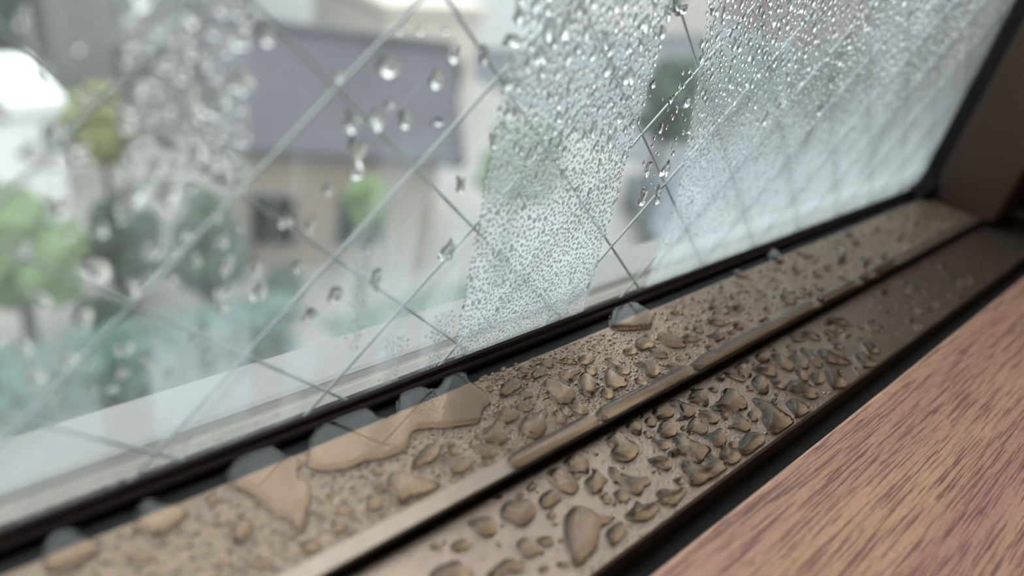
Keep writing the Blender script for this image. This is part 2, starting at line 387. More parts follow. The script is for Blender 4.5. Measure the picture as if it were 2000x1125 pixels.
# ------------------------------------------------------------------ water on the sill
DROPS = {'outer': [('A1', [713,-83,738,-78,750,-79,756,-90,750,-98,727,-103,710,-106,698,-100,705,-91]),
  ('A2', [787,-82,807,-78,816,-84,816,-95,797,-96,783,-95]),
  ('A3', [765,-82,785,-78,783,-90,777,-89]),
  ('A4', [778,-59,789,-60,792,-74,781,-73,775,-66]),
  ('A5', [820,-67,837,-64,846,-70,842,-87,832,-86,827,-72]),
  ('A6', [832,-104,853,-108,878,-116,876,-123,856,-124,843,-135,835,-132,833,-120]),
  ('A7', [785,-112,806,-112,815,-127,821,-148,825,-160,815,-164,808,-174,789,-172,776,-163,781,-150,778,-140,783,-127]),
  ('A8', [855,-136,872,-128,880,-140,877,-159,878,-170,861,-173,850,-183,839,-181,835,-168,831,-161,847,-150]),
  ('A9', [863,-181,879,-177,887,-187,884,-200,871,-204,864,-194]),
  ('A10', [905,-153,934,-138,930,-154,931,-175,935,-186,925,-193,907,-190,894,-192,887,-179,891,-166]),
  ('A11', [885,-122,900,-116,909,-129,904,-140,891,-142,884,-132]),
  ('A12', [897,-93,914,-94,932,-104,929,-110,907,-114,896,-109]),
  ('A13', [733,-109,746,-110,754,-126,741,-126,734,-121]),
  ('A14', [657,-127,675,-129,687,-120,691,-133,699,-151,680,-156,666,-156,664,-146,660,-136]),
  ('A15', [619,-148,637,-148,654,-141,658,-149,650,-164,651,-175,635,-186,624,-186,621,-176,611,-170,619,-158]),
  ('A16', [676,-171,693,-161,712,-163,730,-162,743,-163,746,-172,726,-182,717,-197,705,-204,686,-207,677,-197,675,-187,670,-180]),
  ('A17', [750,-174,757,-178,762,-187,760,-202,748,-203,744,-191]),
  ('A18', [786,-178,805,-182,810,-197,808,-207,794,-204,788,-191]),
  ('A19', [769,-173,782,-178,781,-196,769,-194]),
  ('A20', [704,-132,718,-130,726,-142,725,-153,713,-150,708,-141]),
  ('A23', [855,-66,865,-73,871,-85,884,-87,890,-102,879,-98,867,-87,856,-80]),
  ('A24', [947,-117,963,-123,966,-138,966,-148,954,-143,950,-126]),
  ('A25', [944,-145,958,-150,965,-165,958,-172,946,-168,942,-158]),
  ('A31', [882,-76,892,-79,897,-89,889,-87]),
  ('A32', [802,-62,812,-62,816,-69,807,-67]),
  ('A33', [817,-48,828,-49,832,-56,822,-56]),
  ('B1', [501,-139,521,-131,543,-131,545,-143,529,-155,515,-160,502,-156,491,-158,482,-156,489,-144]),
  ('B2', [529,-164,544,-166,552,-178,570,-189,561,-195,545,-199,529,-195,528,-186,529,-174]),
  ('B3', [584,-169,595,-167,608,-181,614,-194,600,-200,591,-194,586,-179]),
  ('B4', [549,-152,559,-150,564,-159,557,-166,548,-161]),
  ('B5', [419,-153,434,-157,449,-149,465,-155,472,-168,481,-179,502,-199,484,-203,469,-201,453,-196,442,-202,430,-198,432,-186,434,-172,422,-164]),
  ('B6', [395,-173,403,-166,412,-168,417,-177,413,-186,405,-191,396,-188,392,-181]),
  ('B7', [579,-197,588,-198,593,-207,579,-208]),
  ('B8', [600,-152,609,-149,614,-156,612,-163,603,-160]),
  ('B9', [551,-139,559,-138,566,-144,566,-149,558,-144]),
  ('C2', [989,-156,1008,-163,1024,-177,1024,-191,1017,-201,995,-204,986,-199,984,-189,992,-174]),
  ('C4', [949,-190,970,-186,968,-198,970,-210,954,-210,950,-201]),
  ('C5', [1042,-190,1062,-198,1065,-212,1045,-211,1041,-200]),
  ('H1', [1038,-115,1061,-108,1076,-119,1076,-139,1057,-139,1035,-136,1032,-123]),
  ('H2', [1104,-119,1124,-125,1138,-148,1141,-171,1124,-171,1103,-160,1098,-143]),
  ('H3', [1150,-148,1177,-149,1180,-160,1177,-174,1161,-169,1153,-159]),
  ('H4', [1202,-140,1222,-140,1223,-157,1209,-161,1201,-149]),
  ('H5', [1209,-169,1232,-174,1261,-169,1248,-195,1226,-197,1211,-196,1215,-181]),
  ('H6', [1259,-139,1289,-144,1294,-166,1272,-164,1261,-150]),
  ('H7', [1295,-176,1340,-175,1320,-196,1307,-196]),
  ('H8', [1047,-143,1063,-151,1074,-172,1069,-177,1048,-168]),
  ('H9', [999,-118,1023,-120,1026,-135,1010,-136,997,-128]),
  ('H11', [1186,-132,1207,-123,1199,-135]),
  ('H12', [1206,-77,1225,-78,1229,-87,1210,-86]),
  ('H13', [1307,-107,1335,-110,1333,-127,1314,-125]),
  ('H14', [1172,-193,1192,-197,1189,-211,1171,-208]),
  ('H15', [1365,-135,1399,-138,1391,-152,1369,-148]),
  ('H16', [1078,-105,1095,-105,1099,-110,1082,-115]),
  ('H17', [1382,-196,1414,-198,1410,-207,1383,-204]),
  ('H18', [1265,-188,1282,-187,1283,-197,1267,-195]),
  ('K0', [706,-51,702,-54,697,-53,695,-50,696,-46,700,-44,705,-44,707,-47]),
  ('K1', [703,-79,698,-82,693,-81,690,-77,691,-72,696,-69,702,-70,705,-74]),
  ('K2', [717,-67,714,-69,711,-69,709,-66,710,-64,713,-62,717,-62,718,-65]),
  ('K3', [729,-63,726,-64,722,-64,720,-62,721,-58,724,-57,728,-57,730,-60]),
  ('K4', [745,-69,741,-71,737,-70,735,-68,736,-64,740,-62,744,-62,746,-65]),
  ('K5', [736,-64,733,-66,730,-65,729,-63,730,-61,732,-59,735,-59,737,-62]),
  ('K6', [773,-78,768,-80,763,-80,760,-76,762,-72,766,-69,772,-70,774,-73]),
  ('K7', [787,-48,785,-50,782,-50,780,-48,781,-45,784,-44,787,-44,788,-46]),
  ('K8', [758,-50,754,-52,750,-51,747,-48,749,-44,753,-42,757,-43,760,-46]),
  ('K9', [738,-53,735,-55,732,-54,730,-52,731,-49,734,-47,738,-48,739,-50]),
  ('K10', [731,-49,728,-50,725,-50,724,-48,725,-45,727,-44,730,-44,731,-46]),
  ('K11', [716,-48,713,-50,710,-49,708,-47,709,-44,712,-43,715,-43,716,-45]),
  ('K12', [713,-57,711,-58,708,-57,707,-56,708,-54,710,-52,713,-53,714,-54]),
  ('K13', [761,-62,758,-64,754,-64,753,-61,754,-59,757,-57,760,-57,762,-60]),
  ('K14', [778,-54,775,-55,772,-55,771,-53,772,-50,774,-49,777,-49,779,-51]),
  ('R1', [1963,-102,1991,-103,1942,-141,1870,-156,1890,-137]),
  ('R2', [1981,-158,2014,-162,1974,-192,1939,-196]),
  ('R3', [2101,-56,2135,-58,2131,-78,2086,-81]),
  ('R4', [1701,-100,1729,-104,1717,-124,1696,-119]),
  ('R5', [1746,-137,1771,-144,1749,-164,1729,-156]),
  ('R6', [1682,-176,1700,-180,1680,-204,1666,-193]),
  ('R7', [1531,-161,1555,-165,1552,-198,1523,-192]),
  ('R8', [1633,-170,1651,-178,1628,-199,1614,-189]),
  ('R9', [2077,-179,2142,-166,2077,-199,2037,-201]),
  ('R10', [1841,-135,1859,-138,1805,-155,1800,-143]),
  ('R11', [2068,-95,2107,-95,2077,-119,2045,-116]),
  ('S1', [247,-114,256,-115,261,-129,252,-139,236,-146,229,-139,237,-127,235,-120]),
  ('S2', [291,-195,297,-187,308,-186,315,-195,313,-203,302,-203]),
  ('S3', [337,-187,342,-181,349,-181,353,-188,350,-195,342,-195]),
  ('S4', [230,-176,246,-179,258,-194,245,-191]),
  ('S5', [230,-62,236,-58,243,-62,239,-71,231,-71]),
  ('S6', [198,-161,207,-155,210,-158,203,-167]),
  ('S7', [352,-164,362,-165,368,-173,377,-173,376,-178,367,-177,361,-172])],
 'inner': [('C6', [1034,-261,1048,-258,1068,-261,1080,-262,1072,-277,1051,-296,1039,-294,1036,-281,1026,-272,1026,-264]),
  ('C7', [1046,-301,1065,-301,1092,-296,1111,-285,1126,-294,1132,-307,1121,-333,1111,-343,1093,-338,1075,-347,1076,-368,1061,-381,1048,-375,1041,-362,1027,-353,1049,-350,1064,-331,1060,-321,1048,-312]),
  ('C8', [983,-252,1000,-255,1006,-273,1014,-288,1006,-298,983,-299,967,-295,957,-289,976,-286,987,-270]),
  ('C9', [936,-251,951,-247,969,-259,971,-273,960,-281,940,-274,928,-272,928,-261]),
  ('C10', [903,-241,912,-242,911,-251,901,-251]),
  ('C11', [902,-260,917,-259,919,-274,911,-279,900,-274,899,-265]),
  ('C12', [863,-249,880,-249,891,-261,886,-269,870,-280,865,-275,859,-265]),
  ('C13', [901,-289,930,-278,940,-289,939,-304,928,-314,911,-311,901,-308,897,-300]),
  ('C14', [1008,-301,1024,-301,1033,-313,1038,-328,1023,-335,1010,-329,1010,-315]),
  ('C15', [952,-314,974,-306,1002,-300,991,-316,994,-332,984,-340,969,-338,963,-324,948,-326]),
  ('C16', [967,-341,988,-345,1013,-345,1006,-362,992,-375,974,-374,967,-364,970,-353]),
  ('C17', [874,-298,883,-304,893,-314,893,-325,880,-326,873,-319,873,-308]),
  ('C18', [1132,-256,1158,-256,1152,-266,1139,-268,1134,-262]),
  ('C19', [1160,-254,1183,-259,1189,-278,1190,-291,1177,-292,1169,-276]),
  ('C20', [1199,-255,1231,-257,1225,-272,1216,-290,1201,-290,1200,-275]),
  ('C21', [1198,-298,1222,-299,1225,-312,1203,-336,1184,-338,1175,-325,1183,-309]),
  ('C25', [946,-306,960,-305,960,-312,947,-313]),
  ('C26', [1089,-267,1106,-271,1105,-282,1095,-279]),
  ('C27', [1054,-246,1066,-247,1065,-255,1053,-254]),
  ('C28', [877,-278,886,-280,885,-291,875,-291]),
  ('C29', [1045,-325,1059,-325,1057,-337,1044,-337]),
  ('D1', [803,-257,822,-251,840,-248,839,-261,835,-283,843,-294,828,-308,801,-310,786,-296,785,-282,803,-272]),
  ('D2', [705,-253,721,-250,738,-256,742,-269,739,-279,724,-292,717,-284,703,-275,702,-265]),
  ('D3', [665,-254,678,-256,691,-260,691,-276,688,-289,693,-300,685,-306,673,-308,663,-298,661,-284,662,-269]),
  ('D4', [704,-299,728,-295,737,-286,739,-297,738,-310,742,-317,727,-321,714,-328,699,-321,699,-307]),
  ('D5', [617,-287,634,-282,648,-285,654,-298,648,-305,627,-306,615,-305,614,-294]),
  ('D6', [752,-309,765,-300,768,-309,768,-323,781,-339,801,-349,797,-361,781,-359,765,-367,756,-360,753,-341,754,-332,745,-326]),
  ('D7', [831,-325,850,-328,862,-337,874,-344,866,-350,852,-358,841,-355,836,-342]),
  ('D10', [727,-340,741,-341,747,-356,743,-363,726,-358,723,-349]),
  ('D11', [786,-377,799,-377,813,-390,838,-394,838,-402,820,-407,796,-411,786,-401,776,-393]),
  ('D12', [709,-378,733,-375,748,-370,748,-381,771,-388,770,-400,751,-404,730,-403,719,-396,711,-388]),
  ('D13', [705,-333,717,-336,715,-349,705,-350,702,-343]),
  ('D15', [697,-279,707,-280,709,-289,699,-290]),
  ('E1', [558,-270,574,-265,594,-274,609,-290,595,-305,580,-310,567,-310,561,-300,557,-287,551,-281]),
  ('E3', [504,-261,523,-266,535,-271,539,-283,526,-298,511,-294,506,-285,504,-274]),
  ('E6', [412,-299,437,-298,453,-302,459,-319,460,-331,435,-332,413,-318]),
  ('E7', [473,-340,501,-336,513,-338,524,-350,523,-361,512,-361,498,-352,483,-357]),
  ('E8', [538,-326,555,-326,559,-345,556,-355,541,-353,534,-344]),
  ('E9', [566,-336,578,-338,590,-346,583,-355,571,-351,566,-342]),
  ('E10', [462,-278,477,-279,486,-285,488,-293,476,-294,463,-291]),
  ('E11', [564,-246,577,-244,579,-252,570,-254]),
  ('E12', [594,-262,605,-262,608,-268,596,-270]),
  ('E13', [618,-260,630,-258,639,-264,630,-268,619,-268]),
  ('E14', [437,-265,448,-266,454,-275,443,-274]),
  ('E15', [608,-314,620,-313,623,-321,613,-324]),
  ('E4', [629,-331,649,-326,663,-333,670,-349,671,-358,696,-371,687,-375,670,-374,657,-377,633,-394,610,-399,591,-401,583,-393,589,-375,607,-351]),
  ('E5', [659,-384,677,-381,695,-384,696,-395,686,-402,666,-405,653,-405,651,-395]),
  ('F1', [879,-331,900,-331,906,-317,935,-316,932,-337,944,-355,954,-370,935,-372,909,-379,901,-365,902,-352,891,-345,877,-345]),
  ('F2', [880,-356,891,-369,899,-386,915,-385,923,-373,940,-373,937,-386,942,-402,940,-411,920,-411,894,-410,867,-409,854,-401,851,-393,860,-385,861,-373,868,-363]),
  ('F3', [1196,-375,1224,-380,1225,-400,1226,-413,1206,-415,1178,-409,1182,-398]),
  ('F4', [990,-396,1010,-388,1040,-382,1060,-389,1066,-402,1062,-412,1041,-413,1013,-414,994,-410]),
  ('F5', [946,-387,969,-377,980,-379,979,-389,988,-405,980,-412,959,-412,950,-405,947,-394]),
  ('F6', [990,-378,1003,-377,1007,-388,1001,-394,991,-388]),
  ('F7', [1093,-353,1110,-350,1112,-361,1099,-374,1088,-365]),
  ('F8', [1167,-359,1187,-354,1196,-362,1181,-367]),
  ('F9', [1139,-335,1153,-338,1161,-364,1160,-386,1160,-403,1164,-413,1133,-415,1100,-413,1091,-405,1094,-386,1105,-374,1123,-365]),
  ('F10', [835,-375,850,-379,850,-388,837,-388]),
  ('G1', [1279,-257,1302,-253,1313,-263,1302,-281,1280,-282,1272,-271]),
  ('G2', [1311,-274,1329,-277,1337,-291,1330,-324,1310,-325,1300,-308,1305,-289]),
  ('G3', [1351,-295,1367,-300,1375,-317,1364,-339,1344,-337,1341,-314]),
  ('G4', [1403,-294,1415,-300,1410,-320,1403,-351,1384,-353,1379,-335,1386,-313]),
  ('G5', [1432,-319,1456,-324,1455,-346,1475,-383,1451,-379,1423,-358,1417,-342]),
  ('G7', [1233,-277,1260,-280,1278,-295,1267,-319,1247,-311,1240,-296]),
  ('G9', [1232,-320,1247,-323,1254,-338,1240,-353,1231,-345,1226,-331]),
  ('G10', [1247,-345,1284,-346,1289,-360,1294,-383,1282,-403,1258,-394,1251,-373,1243,-357]),
  ('G11', [1318,-329,1334,-332,1327,-352,1321,-363,1296,-355,1305,-340]),
  ('G12', [1333,-355,1354,-357,1354,-381,1338,-384,1315,-377]),
  ('G13', [1373,-365,1392,-372,1389,-397,1387,-417,1365,-416,1340,-408,1344,-390]),
  ('G14', [1505,-373,1531,-377,1524,-399,1528,-420,1495,-414,1483,-406]),
  ('G15', [1586,-352,1590,-368,1588,-400,1563,-393,1557,-384]),
  ('G16', [1575,-268,1612,-265,1627,-283,1632,-304,1605,-298,1595,-282,1561,-279]),
  ('G17', [1423,-255,1440,-253,1453,-267,1458,-283,1427,-273]),
  ('G18', [1470,-262,1496,-271,1494,-301,1477,-289]),
  ('G19', [1382,-273,1398,-275,1388,-298,1379,-287]),
  ('G20', [1685,-319,1694,-328,1675,-355,1664,-345]),
  ('G21', [1530,-289,1551,-289,1543,-319,1533,-304]),
  ('G22', [1648,-315,1666,-317,1654,-333,1643,-328]),
  ('G23', [1285,-287,1296,-290,1292,-306,1283,-300]),
  ('G24', [1168,-304,1179,-305,1177,-318,1165,-314]),
  ('G25', [1498,-323,1514,-325,1518,-347,1493,-337]),
  ('G26', [1238,-250,1252,-252,1251,-260,1237,-259]),
  ('G27', [1340,-251,1350,-255,1345,-270,1337,-263])],
 'pud': [('P1', [407,-16,388,-32,375,-55,366,-65,360,-73,373,-93,391,-103,416,-111,434,-108,452,-117,478,-121,502,-119,519,-100,532,-95,554,-102,576,-115,608,-126,629,-131,638,-125,658,-109,674,-106,682,-91,681,-70,678,-47,685,-30,693,-15,641,-12,630,-26,613,-32,603,-26,600,-13,601,-5,557,-7,543,-24,532,-42,513,-51,499,-43,498,-26,502,-16,466,-5,434,-10]),
  ('P2', [308,2,313,-10,329,-8,345,-15,343,-29,348,-46,357,-52,358,-63,353,-73,345,-79,343,-92,345,-105,348,-112,337,-131,322,-152,313,-166,304,-172,297,-165,298,-156,300,-146,291,-137,289,-128,284,-103,280,-82,274,-71,267,-65,266,-55,264,-44,268,-32,278,-21,295,-7]),
  ('P3', [168,-20,181,-21,181,-33,187,-46,198,-55,202,-64,204,-74,194,-74,186,-82,171,-86,157,-83,154,-76,149,-68,142,-62,145,-53,151,-47,155,-35,161,-24]),
  ('P4', [67,-11,82,-10,92,-22,93,-34,96,-45,107,-56,105,-65,97,-71,84,-75,69,-76,58,-74,50,-69,51,-46,58,-25]),
  ('P5', [1099,3,1120,3,1168,-3,1177,-7,1163,-24,1161,-37,1165,-66,1143,-78,1126,-92,1105,-92,1058,-74,1037,-56,1047,-40,1071,-19]),
  ('P7', [1531,-27,1540,-43,1548,-68,1522,-64,1516,-49]),
  ('P6', [1728,-13,1758,-16,1726,-66,1687,-72,1691,-52,1699,-37])]}
def catmull(P, step):
    P = [Vector(p) for p in P]; n = len(P); out = []
    for i in range(n):
        a, b, c, d = P[i-1], P[i], P[(i+1) % n], P[(i+2) % n]
        k = max(2, int((c - b).length / step))
        for j in range(k):
            t = j / k
            out.append(0.5*((2*b) + (c - a)*t + (2*a - 5*b + 4*c - d)*t*t + (3*b - a - 3*c + d)*t**3))
    return out
def area(P): return 0.5*sum(P[i-1][0]*P[i][1] - P[i][0]*P[i-1][1] for i in range(len(P)))
def inside(pts, poly):
    x, y = pts[:, 0], pts[:, 1]; c = np.zeros(len(pts), bool); n = len(poly)
    for i in range(n):
        x1, y1 = poly[i-1]; x2, y2 = poly[i]
        if y1 == y2: continue
        c ^= ((y1 > y) != (y2 > y)) & (x < (x2 - x1) * (y - y1) / (y2 - y1) + x1)
    return c
def drop_mesh(poly, z0, k=0.72, cap=1.3, name='water_drop', jag=0.07, wet=None):
    wet = wet or WET
    """a sessile drop on a level surface: outline in mm, height from the membrane equation"""
    if area(poly) < 0: poly = poly[::-1]
    A = abs(area(poly)); s = min(0.42, max(0.10, math.sqrt(A) / 11.0))
    ol = catmull(poly, s * 0.9)
    c = sum(ol, Vector((0, 0))) / len(ol)
    ol = [p + (p - c).normalized() * rng.uniform(-jag, jag) * min(1, math.sqrt(A)/3) for p in ol]
    O = np.array([(p.x, p.y) for p in ol])
    lo, hi = O.min(0), O.max(0)
    gx = np.arange(lo[0], hi[0], s); gy = np.arange(lo[1], hi[1], s * 0.866)
    G = np.array([(x + (0.5*s if j % 2 else 0), y) for j, y in enumerate(gy) for x in gx])
    if len(G): G = G[inside(G, O)]
    if len(G):
        d = np.full(len(G), 9e9)
        for i in range(len(O)):
            a, b = O[i-1], O[i]; ab = b - a; t = np.clip(((G - a) @ ab) / max(ab @ ab, 1e-9), 0, 1)
            d = np.minimum(d, np.linalg.norm(G - a - t[:, None]*ab, axis=1))
        G = G[d > 0.42 * s]
    nb = len(O)
    vin = [Vector(p) for p in O.tolist()] + [Vector(p) for p in G.tolist()]
    res = delaunay_2d_cdt(vin, [(i, (i+1) % nb) for i in range(nb)], [], 1, 1e-6)
    V = np.array([(v.x, v.y) for v in res[0]]); Fc = [tuple(f) for f in res[2]]
    n = len(V)
    cnt = {}
    for f in Fc:
        for i in range(len(f)):
            e = (f[i], f[(i+1) % len(f)]); cnt[e] = cnt.get(e, 0) + 1
    bedge = [e for e in cnt if (e[1], e[0]) not in cnt]
    fixed = np.zeros(n, bool)
    for e in bedge: fixed[list(e)] = True
    # discrete Poisson: sum_j w (h_i - h_j) = s^2
    nbr = [set() for _ in range(n)]
    for a, b in cnt: nbr[a].add(b); nbr[b].add(a)
    free = [i for i in range(n) if not fixed[i]]
    h = np.zeros(n)
    if free:
        pos = {v: i for i, v in enumerate(free)}
        m = len(free); Am = np.zeros((m, m)); bv = np.zeros(m)
        for i, v in enumerate(free):
            tot = 0.0; b2 = 0.0
            for w in nbr[v]:
                L2 = max((V[v] - V[w]) @ (V[v] - V[w]), 1e-6); tot += 1.0; b2 += L2
                if w in pos: Am[i, pos[w]] -= 1.0
            Am[i, i] += tot; bv[i] = b2 / 4.0
        phi = np.clip(np.linalg.solve(Am, bv), 0, None)
        h0 = 2 * np.sqrt(phi) * k
        h[free] = cap * np.tanh(h0 / cap)
    cx, cy = V[:, 0].mean(), V[:, 1].mean()
    top = [((x - cx)*1e-3, (y - cy)*1e-3, hh*1e-3) for (x, y), hh in zip(V, h)]
    bot = [((x - cx)*1e-3, (y - cy)*1e-3, 0.00004) for x, y in V]        # the wetted metal seen through the drop
    F2 = Fc + [tuple(v + n for v in f[::-1]) for f in Fc] + [(b, a, a + n, b + n) for a, b in bedge]
    me = mesh(name, top + bot, F2)
    me.shade_smooth()
    me.materials.append(GRIMY); me.materials.append(wet)
    me.polygons.foreach_set('material_index', [0]*len(Fc) + [1]*len(Fc) + [0]*len(bedge))
    return me, (cx*1e-3, cy*1e-3, z0), A, (hi - lo), V

ORD = ['', 'first', 'second', 'third', 'fourth', 'fifth', 'sixth', 'seventh', 'eighth', 'ninth', 'tenth', 'eleventh', 'twelfth', 'thirteenth', 'fourteenth', 'fifteenth',
       'sixteenth', 'seventeenth', 'eighteenth', 'nineteenth', 'twentieth'] + ['next after the twentieth'] * 20
SPECIAL = {
 'P1': 'largest wavy puddle lapping from the black strip over the gritty sill',
 'P2': 'tall puddle pointing from black strip toward the rib, left of the largest puddle',
 'P3': 'lens-shaped puddle at black strip, second from the lower left corner',
 'P4': 'blurred puddle at black strip, nearest the lower left corner of the photo',
 'P5': 'fat smooth puddle under the glass, standing alone in middle of black strip',
 'P6': 'small dark pointed puddle at black strip, farthest toward the corner',
 'P7': 'thin faint puddle at black strip, next but one from the corner',
 'B5': 'star-armed water drop on gritty outer ledge close to the dry stretch of rib',
 'A7': 'broad slanted water drop with toothed tip, mid outer ledge above second rib bead',
 'A16': 'plump horned water drop touching the outer side of the rib beads',
 'A15': 'pointed kite-shaped water drop just below the right end of the largest puddle',
 'F9': 'broad fin-shaped water drop running onto the wooden edge of inner ledge',
 'F2': 'hook-shaped large water drop lapping the edge beside the wooden board',
 'C7': 'long double-lobed bluish water drop in the middle of inner ledge',
 'E4': 'largest blurred sheet of water on the inner ledge near the bottom edge',
 'E1': 'smooth egg-shaped water drop on the pale near part of inner ledge',
 'F1': 'sprawling many-armed water drop near the edge of the inner ledge',
 'D1': 'big crescent water drop on inner ledge under the second rib bead',
 'E6': 'blurred wide water drop cut by the bottom of the photo, left one',
 'E7': 'blurred arched water drop near the bottom of the photo, right one',
}
made = []
def water_on_sill():
    recs = []
    for key, z in (('pud', ZO), ('outer', ZO), ('inner', ZI)):
        for nm, flat in DROPS[key]:
            poly = [(flat[i]/10, flat[i+1]/10) for i in range(0, len(flat), 2)]
            if key == 'pud': me, loc, A, ext, V = drop_mesh(poly, z, 0.62, 0.95 if nm in ('P1', 'P2') else 1.25, 'puddle', 0.03)
            else: me, loc, A, ext, V = drop_mesh(poly, z, 0.98, 1.7)
            if key == 'pud':
                me.materials.append(WETB); cy0 = loc[1]
                for p in me.polygons:
                    if p.material_index == 1 and p.center.y + cy0 > -0.0051: p.material_index = 2
            o = link('puddle' if key == 'pud' else 'water_drop', me, GRIMY); o.location = loc
            recs.append((o, nm, key, A, ext, loc, V))
            made.append((loc[0]*1e3, loc[1]*1e3, math.sqrt(A/3.14), key, poly))
    q = random.Random(21)
    for key, z, n, xa, xb, ya, yb, r0, r1 in (('inner', ZI, 75, 138, 232, -40.8, -26.0, .5, 1.5), ('outer', ZO, 80, 108, 255, -20.2, -6.2, .45, 1.25), ('outer', ZO, 26, 8, 75, -20.2, -9, .4, .9), ('inner', ZI, 40, 45, 140, -40.8, -26.0, .3, .75)):
        for _ in range(n):
            x = q.uniform(xa, xb); y = q.uniform(ya, yb); r = r0 + (r1 - r0)*q.random()**1.6
            if any((x-a)**2 + (y-b)**2 < (r + c*1.05)**2 for a, b, c, k, p in made): continue
            k = q.uniform(1.0, 1.7); a0 = q.uniform(-.5, .9); m = q.choice((6, 7, 8))
            P = []
            for i in range(m):
                t = 2*math.pi*i/m; u, v = r*k*math.cos(t)*q.uniform(.7, 1.2), r/k*math.sin(t)*q.uniform(.7, 1.2)
                P.append((x + u*math.cos(a0) - v*math.sin(a0), max(ya - .9, min(yb + .9, y + u*math.sin(a0) + v*math.cos(a0)))))
            me, loc, A, ext, V = drop_mesh(P, z, 0.98, 1.7)
            o = link('water_drop', me, GRIMY); o.location = loc
            recs.append((o, '-', key, A, ext, loc, V)); made.append((x, y, r, key, P))
    cls = {}
    for o, nm, key, A, ext, loc, V in recs:
        if nm in SPECIAL:
            tag(o, SPECIAL[nm], 'puddle' if key == 'pud' else 'water drop', 'puddles along the black strip' if key == 'pud' else None); continue
        y = loc[1]*1e3
        c = V - V.mean(0); ev = np.linalg.eigvalsh(c.T @ c / len(c)); el = math.sqrt(ev[1] / max(ev[0], 1e-9))
        sh = 'roundish' if el < 1.35 else ('oblong' if el < 1.9 else 'long thin')
        sz = 'tiny' if A < 1.6 else ('small' if A < 4 else ('mid-sized' if A < 9 else 'large'))
        if key == 'outer': row = 'near black strip' if y > -9.5 else ('mid outer ledge' if y > -15.5 else 'outer ledge by rib')
        else: row = 'inner ledge by rib' if y > -30 else ('mid inner ledge' if y > -36 else 'inner ledge by wood')
        row += ', ' + ('near end' if loc[0] < .072 else ('middle' if loc[0] < .108 else ('toward the corner' if loc[0] < .155 else 'dark far end')))
        cls.setdefault((sz, sh, row), []).append((loc[0], o, key))
    for (sz, sh, row), L in cls.items():
        L.sort(key=lambda t: t[0])
        for i, (x, o, key) in enumerate(L):
            lb = '%s %s drop, %s' % (sz, sh, row)
            if len(L) > 1:
                lb += ', ' + ('nearest such' if i == 0 else ('farthest such' if i == len(L)-1 else ORD[i+1] + ' such from near end'))
            tag(o, lb, 'water drop', 'water drops on the %s ledge' % key)
water_on_sill()

def rib_beads():
    """long beads of water standing on the rib"""
    ends = [(60.8, 80.2), (80.7, 107.6), (108.2, 158.6), (160.2, 181.0), (183.5, 190.0), (192.5, 207.0)]
    names = ['first', 'second', 'third and longest', 'fourth', 'fifth and shortest', 'sixth']
    for (a, b), nm in zip(ends, names):
        L = b - a
        top = [(a + t*L, -21.35 - (0.5 if i in (0, 8) else 0) + rng.uniform(-.05, .05)) for i, t in enumerate([0.0, .06, .2, .35, .5, .65, .8, .94, 1.0])]
        bot = [(a + t*L, -24.05 + (0.5 if t in (0.0, 1.0) else 0) + rng.uniform(-.05, .05)) for t in [1.0, .95, .8, .65, .5, .35, .2, .05, 0.0]]
        me, loc, A, ext, V = drop_mesh(top + bot, -0.07648, 0.85, 1.3, 'water_bead', 0.02)
        o = link('water_bead', me, GRIMY); o.location = loc
        tag(o, 'long water bead standing on the rib, %s from the near end' % nm, 'water bead', 'water beads on the rib')
rib_beads()

def dome(seg, rings, h, wob, seed, flat=False):
    """small cap of water, base on z=0, unit radius"""
    r = random.Random(seed); ph = [r.uniform(0, 6.28) for _ in range(4)]; am = [wob*r.uniform(.3, 1) for _ in range(4)]
    vs = []; fs = []
    for k in range(rings):
        s = 1 - k / rings
        zz = h * math.sqrt(max(0, 1 - s*s))
        for q in range(seg):
            t = 2*math.pi*q/seg
            rad = s * (1 + sum(a*math.cos((i+2)*t + p) for i, (a, p) in enumerate(zip(am, ph))) * (0.4 + 0.6*s))
            vs.append((rad*math.cos(t), rad*math.sin(t), zz))
    vs.append((0, 0, h)); tip = len(vs) - 1
    for k in range(rings - 1):
        for q in range(seg):
            a = k*seg + q; b = k*seg + (q+1) % seg
            fs.append((a, b, b + seg, a + seg))
    for q in range(seg): fs.append(((rings-1)*seg + q, (rings-1)*seg + (q+1) % seg, tip))
    n = len(vs); vs += [(x, y, -0.03) for x, y, z in vs[:seg]]
    for q in range(seg): fs.append(((q+1) % seg, q, n + q, n + (q+1) % seg))
    fs.append(tuple(n + q for q in range(seg))[::-1])
    return np.array(vs), fs

def near_drop(x, y, pad=0.0):
    for cx, cy, r, key, poly in made:
        if abs(x - cx) < r*3 + 2 and abs(y - cy) < r*3 + 2 and inside(np.array([[x, y]]), poly)[0]: return True
    return False

def join_stuff(name, items, mat, label, cat):
    """items: (template, matrix 3x3, offset)"""
    V = []; Fs = []; off = 0
    for (tv, tf), m3, loc in items:
        V.append(tv @ m3.T + loc); Fs += [tuple(i + off for i in f) for f in tf]; off += len(tv)
    me = mesh(name, np.concatenate(V).tolist(), Fs); me.shade_smooth()
    return tag(link(name, me, mat), label, cat, kind='stuff')

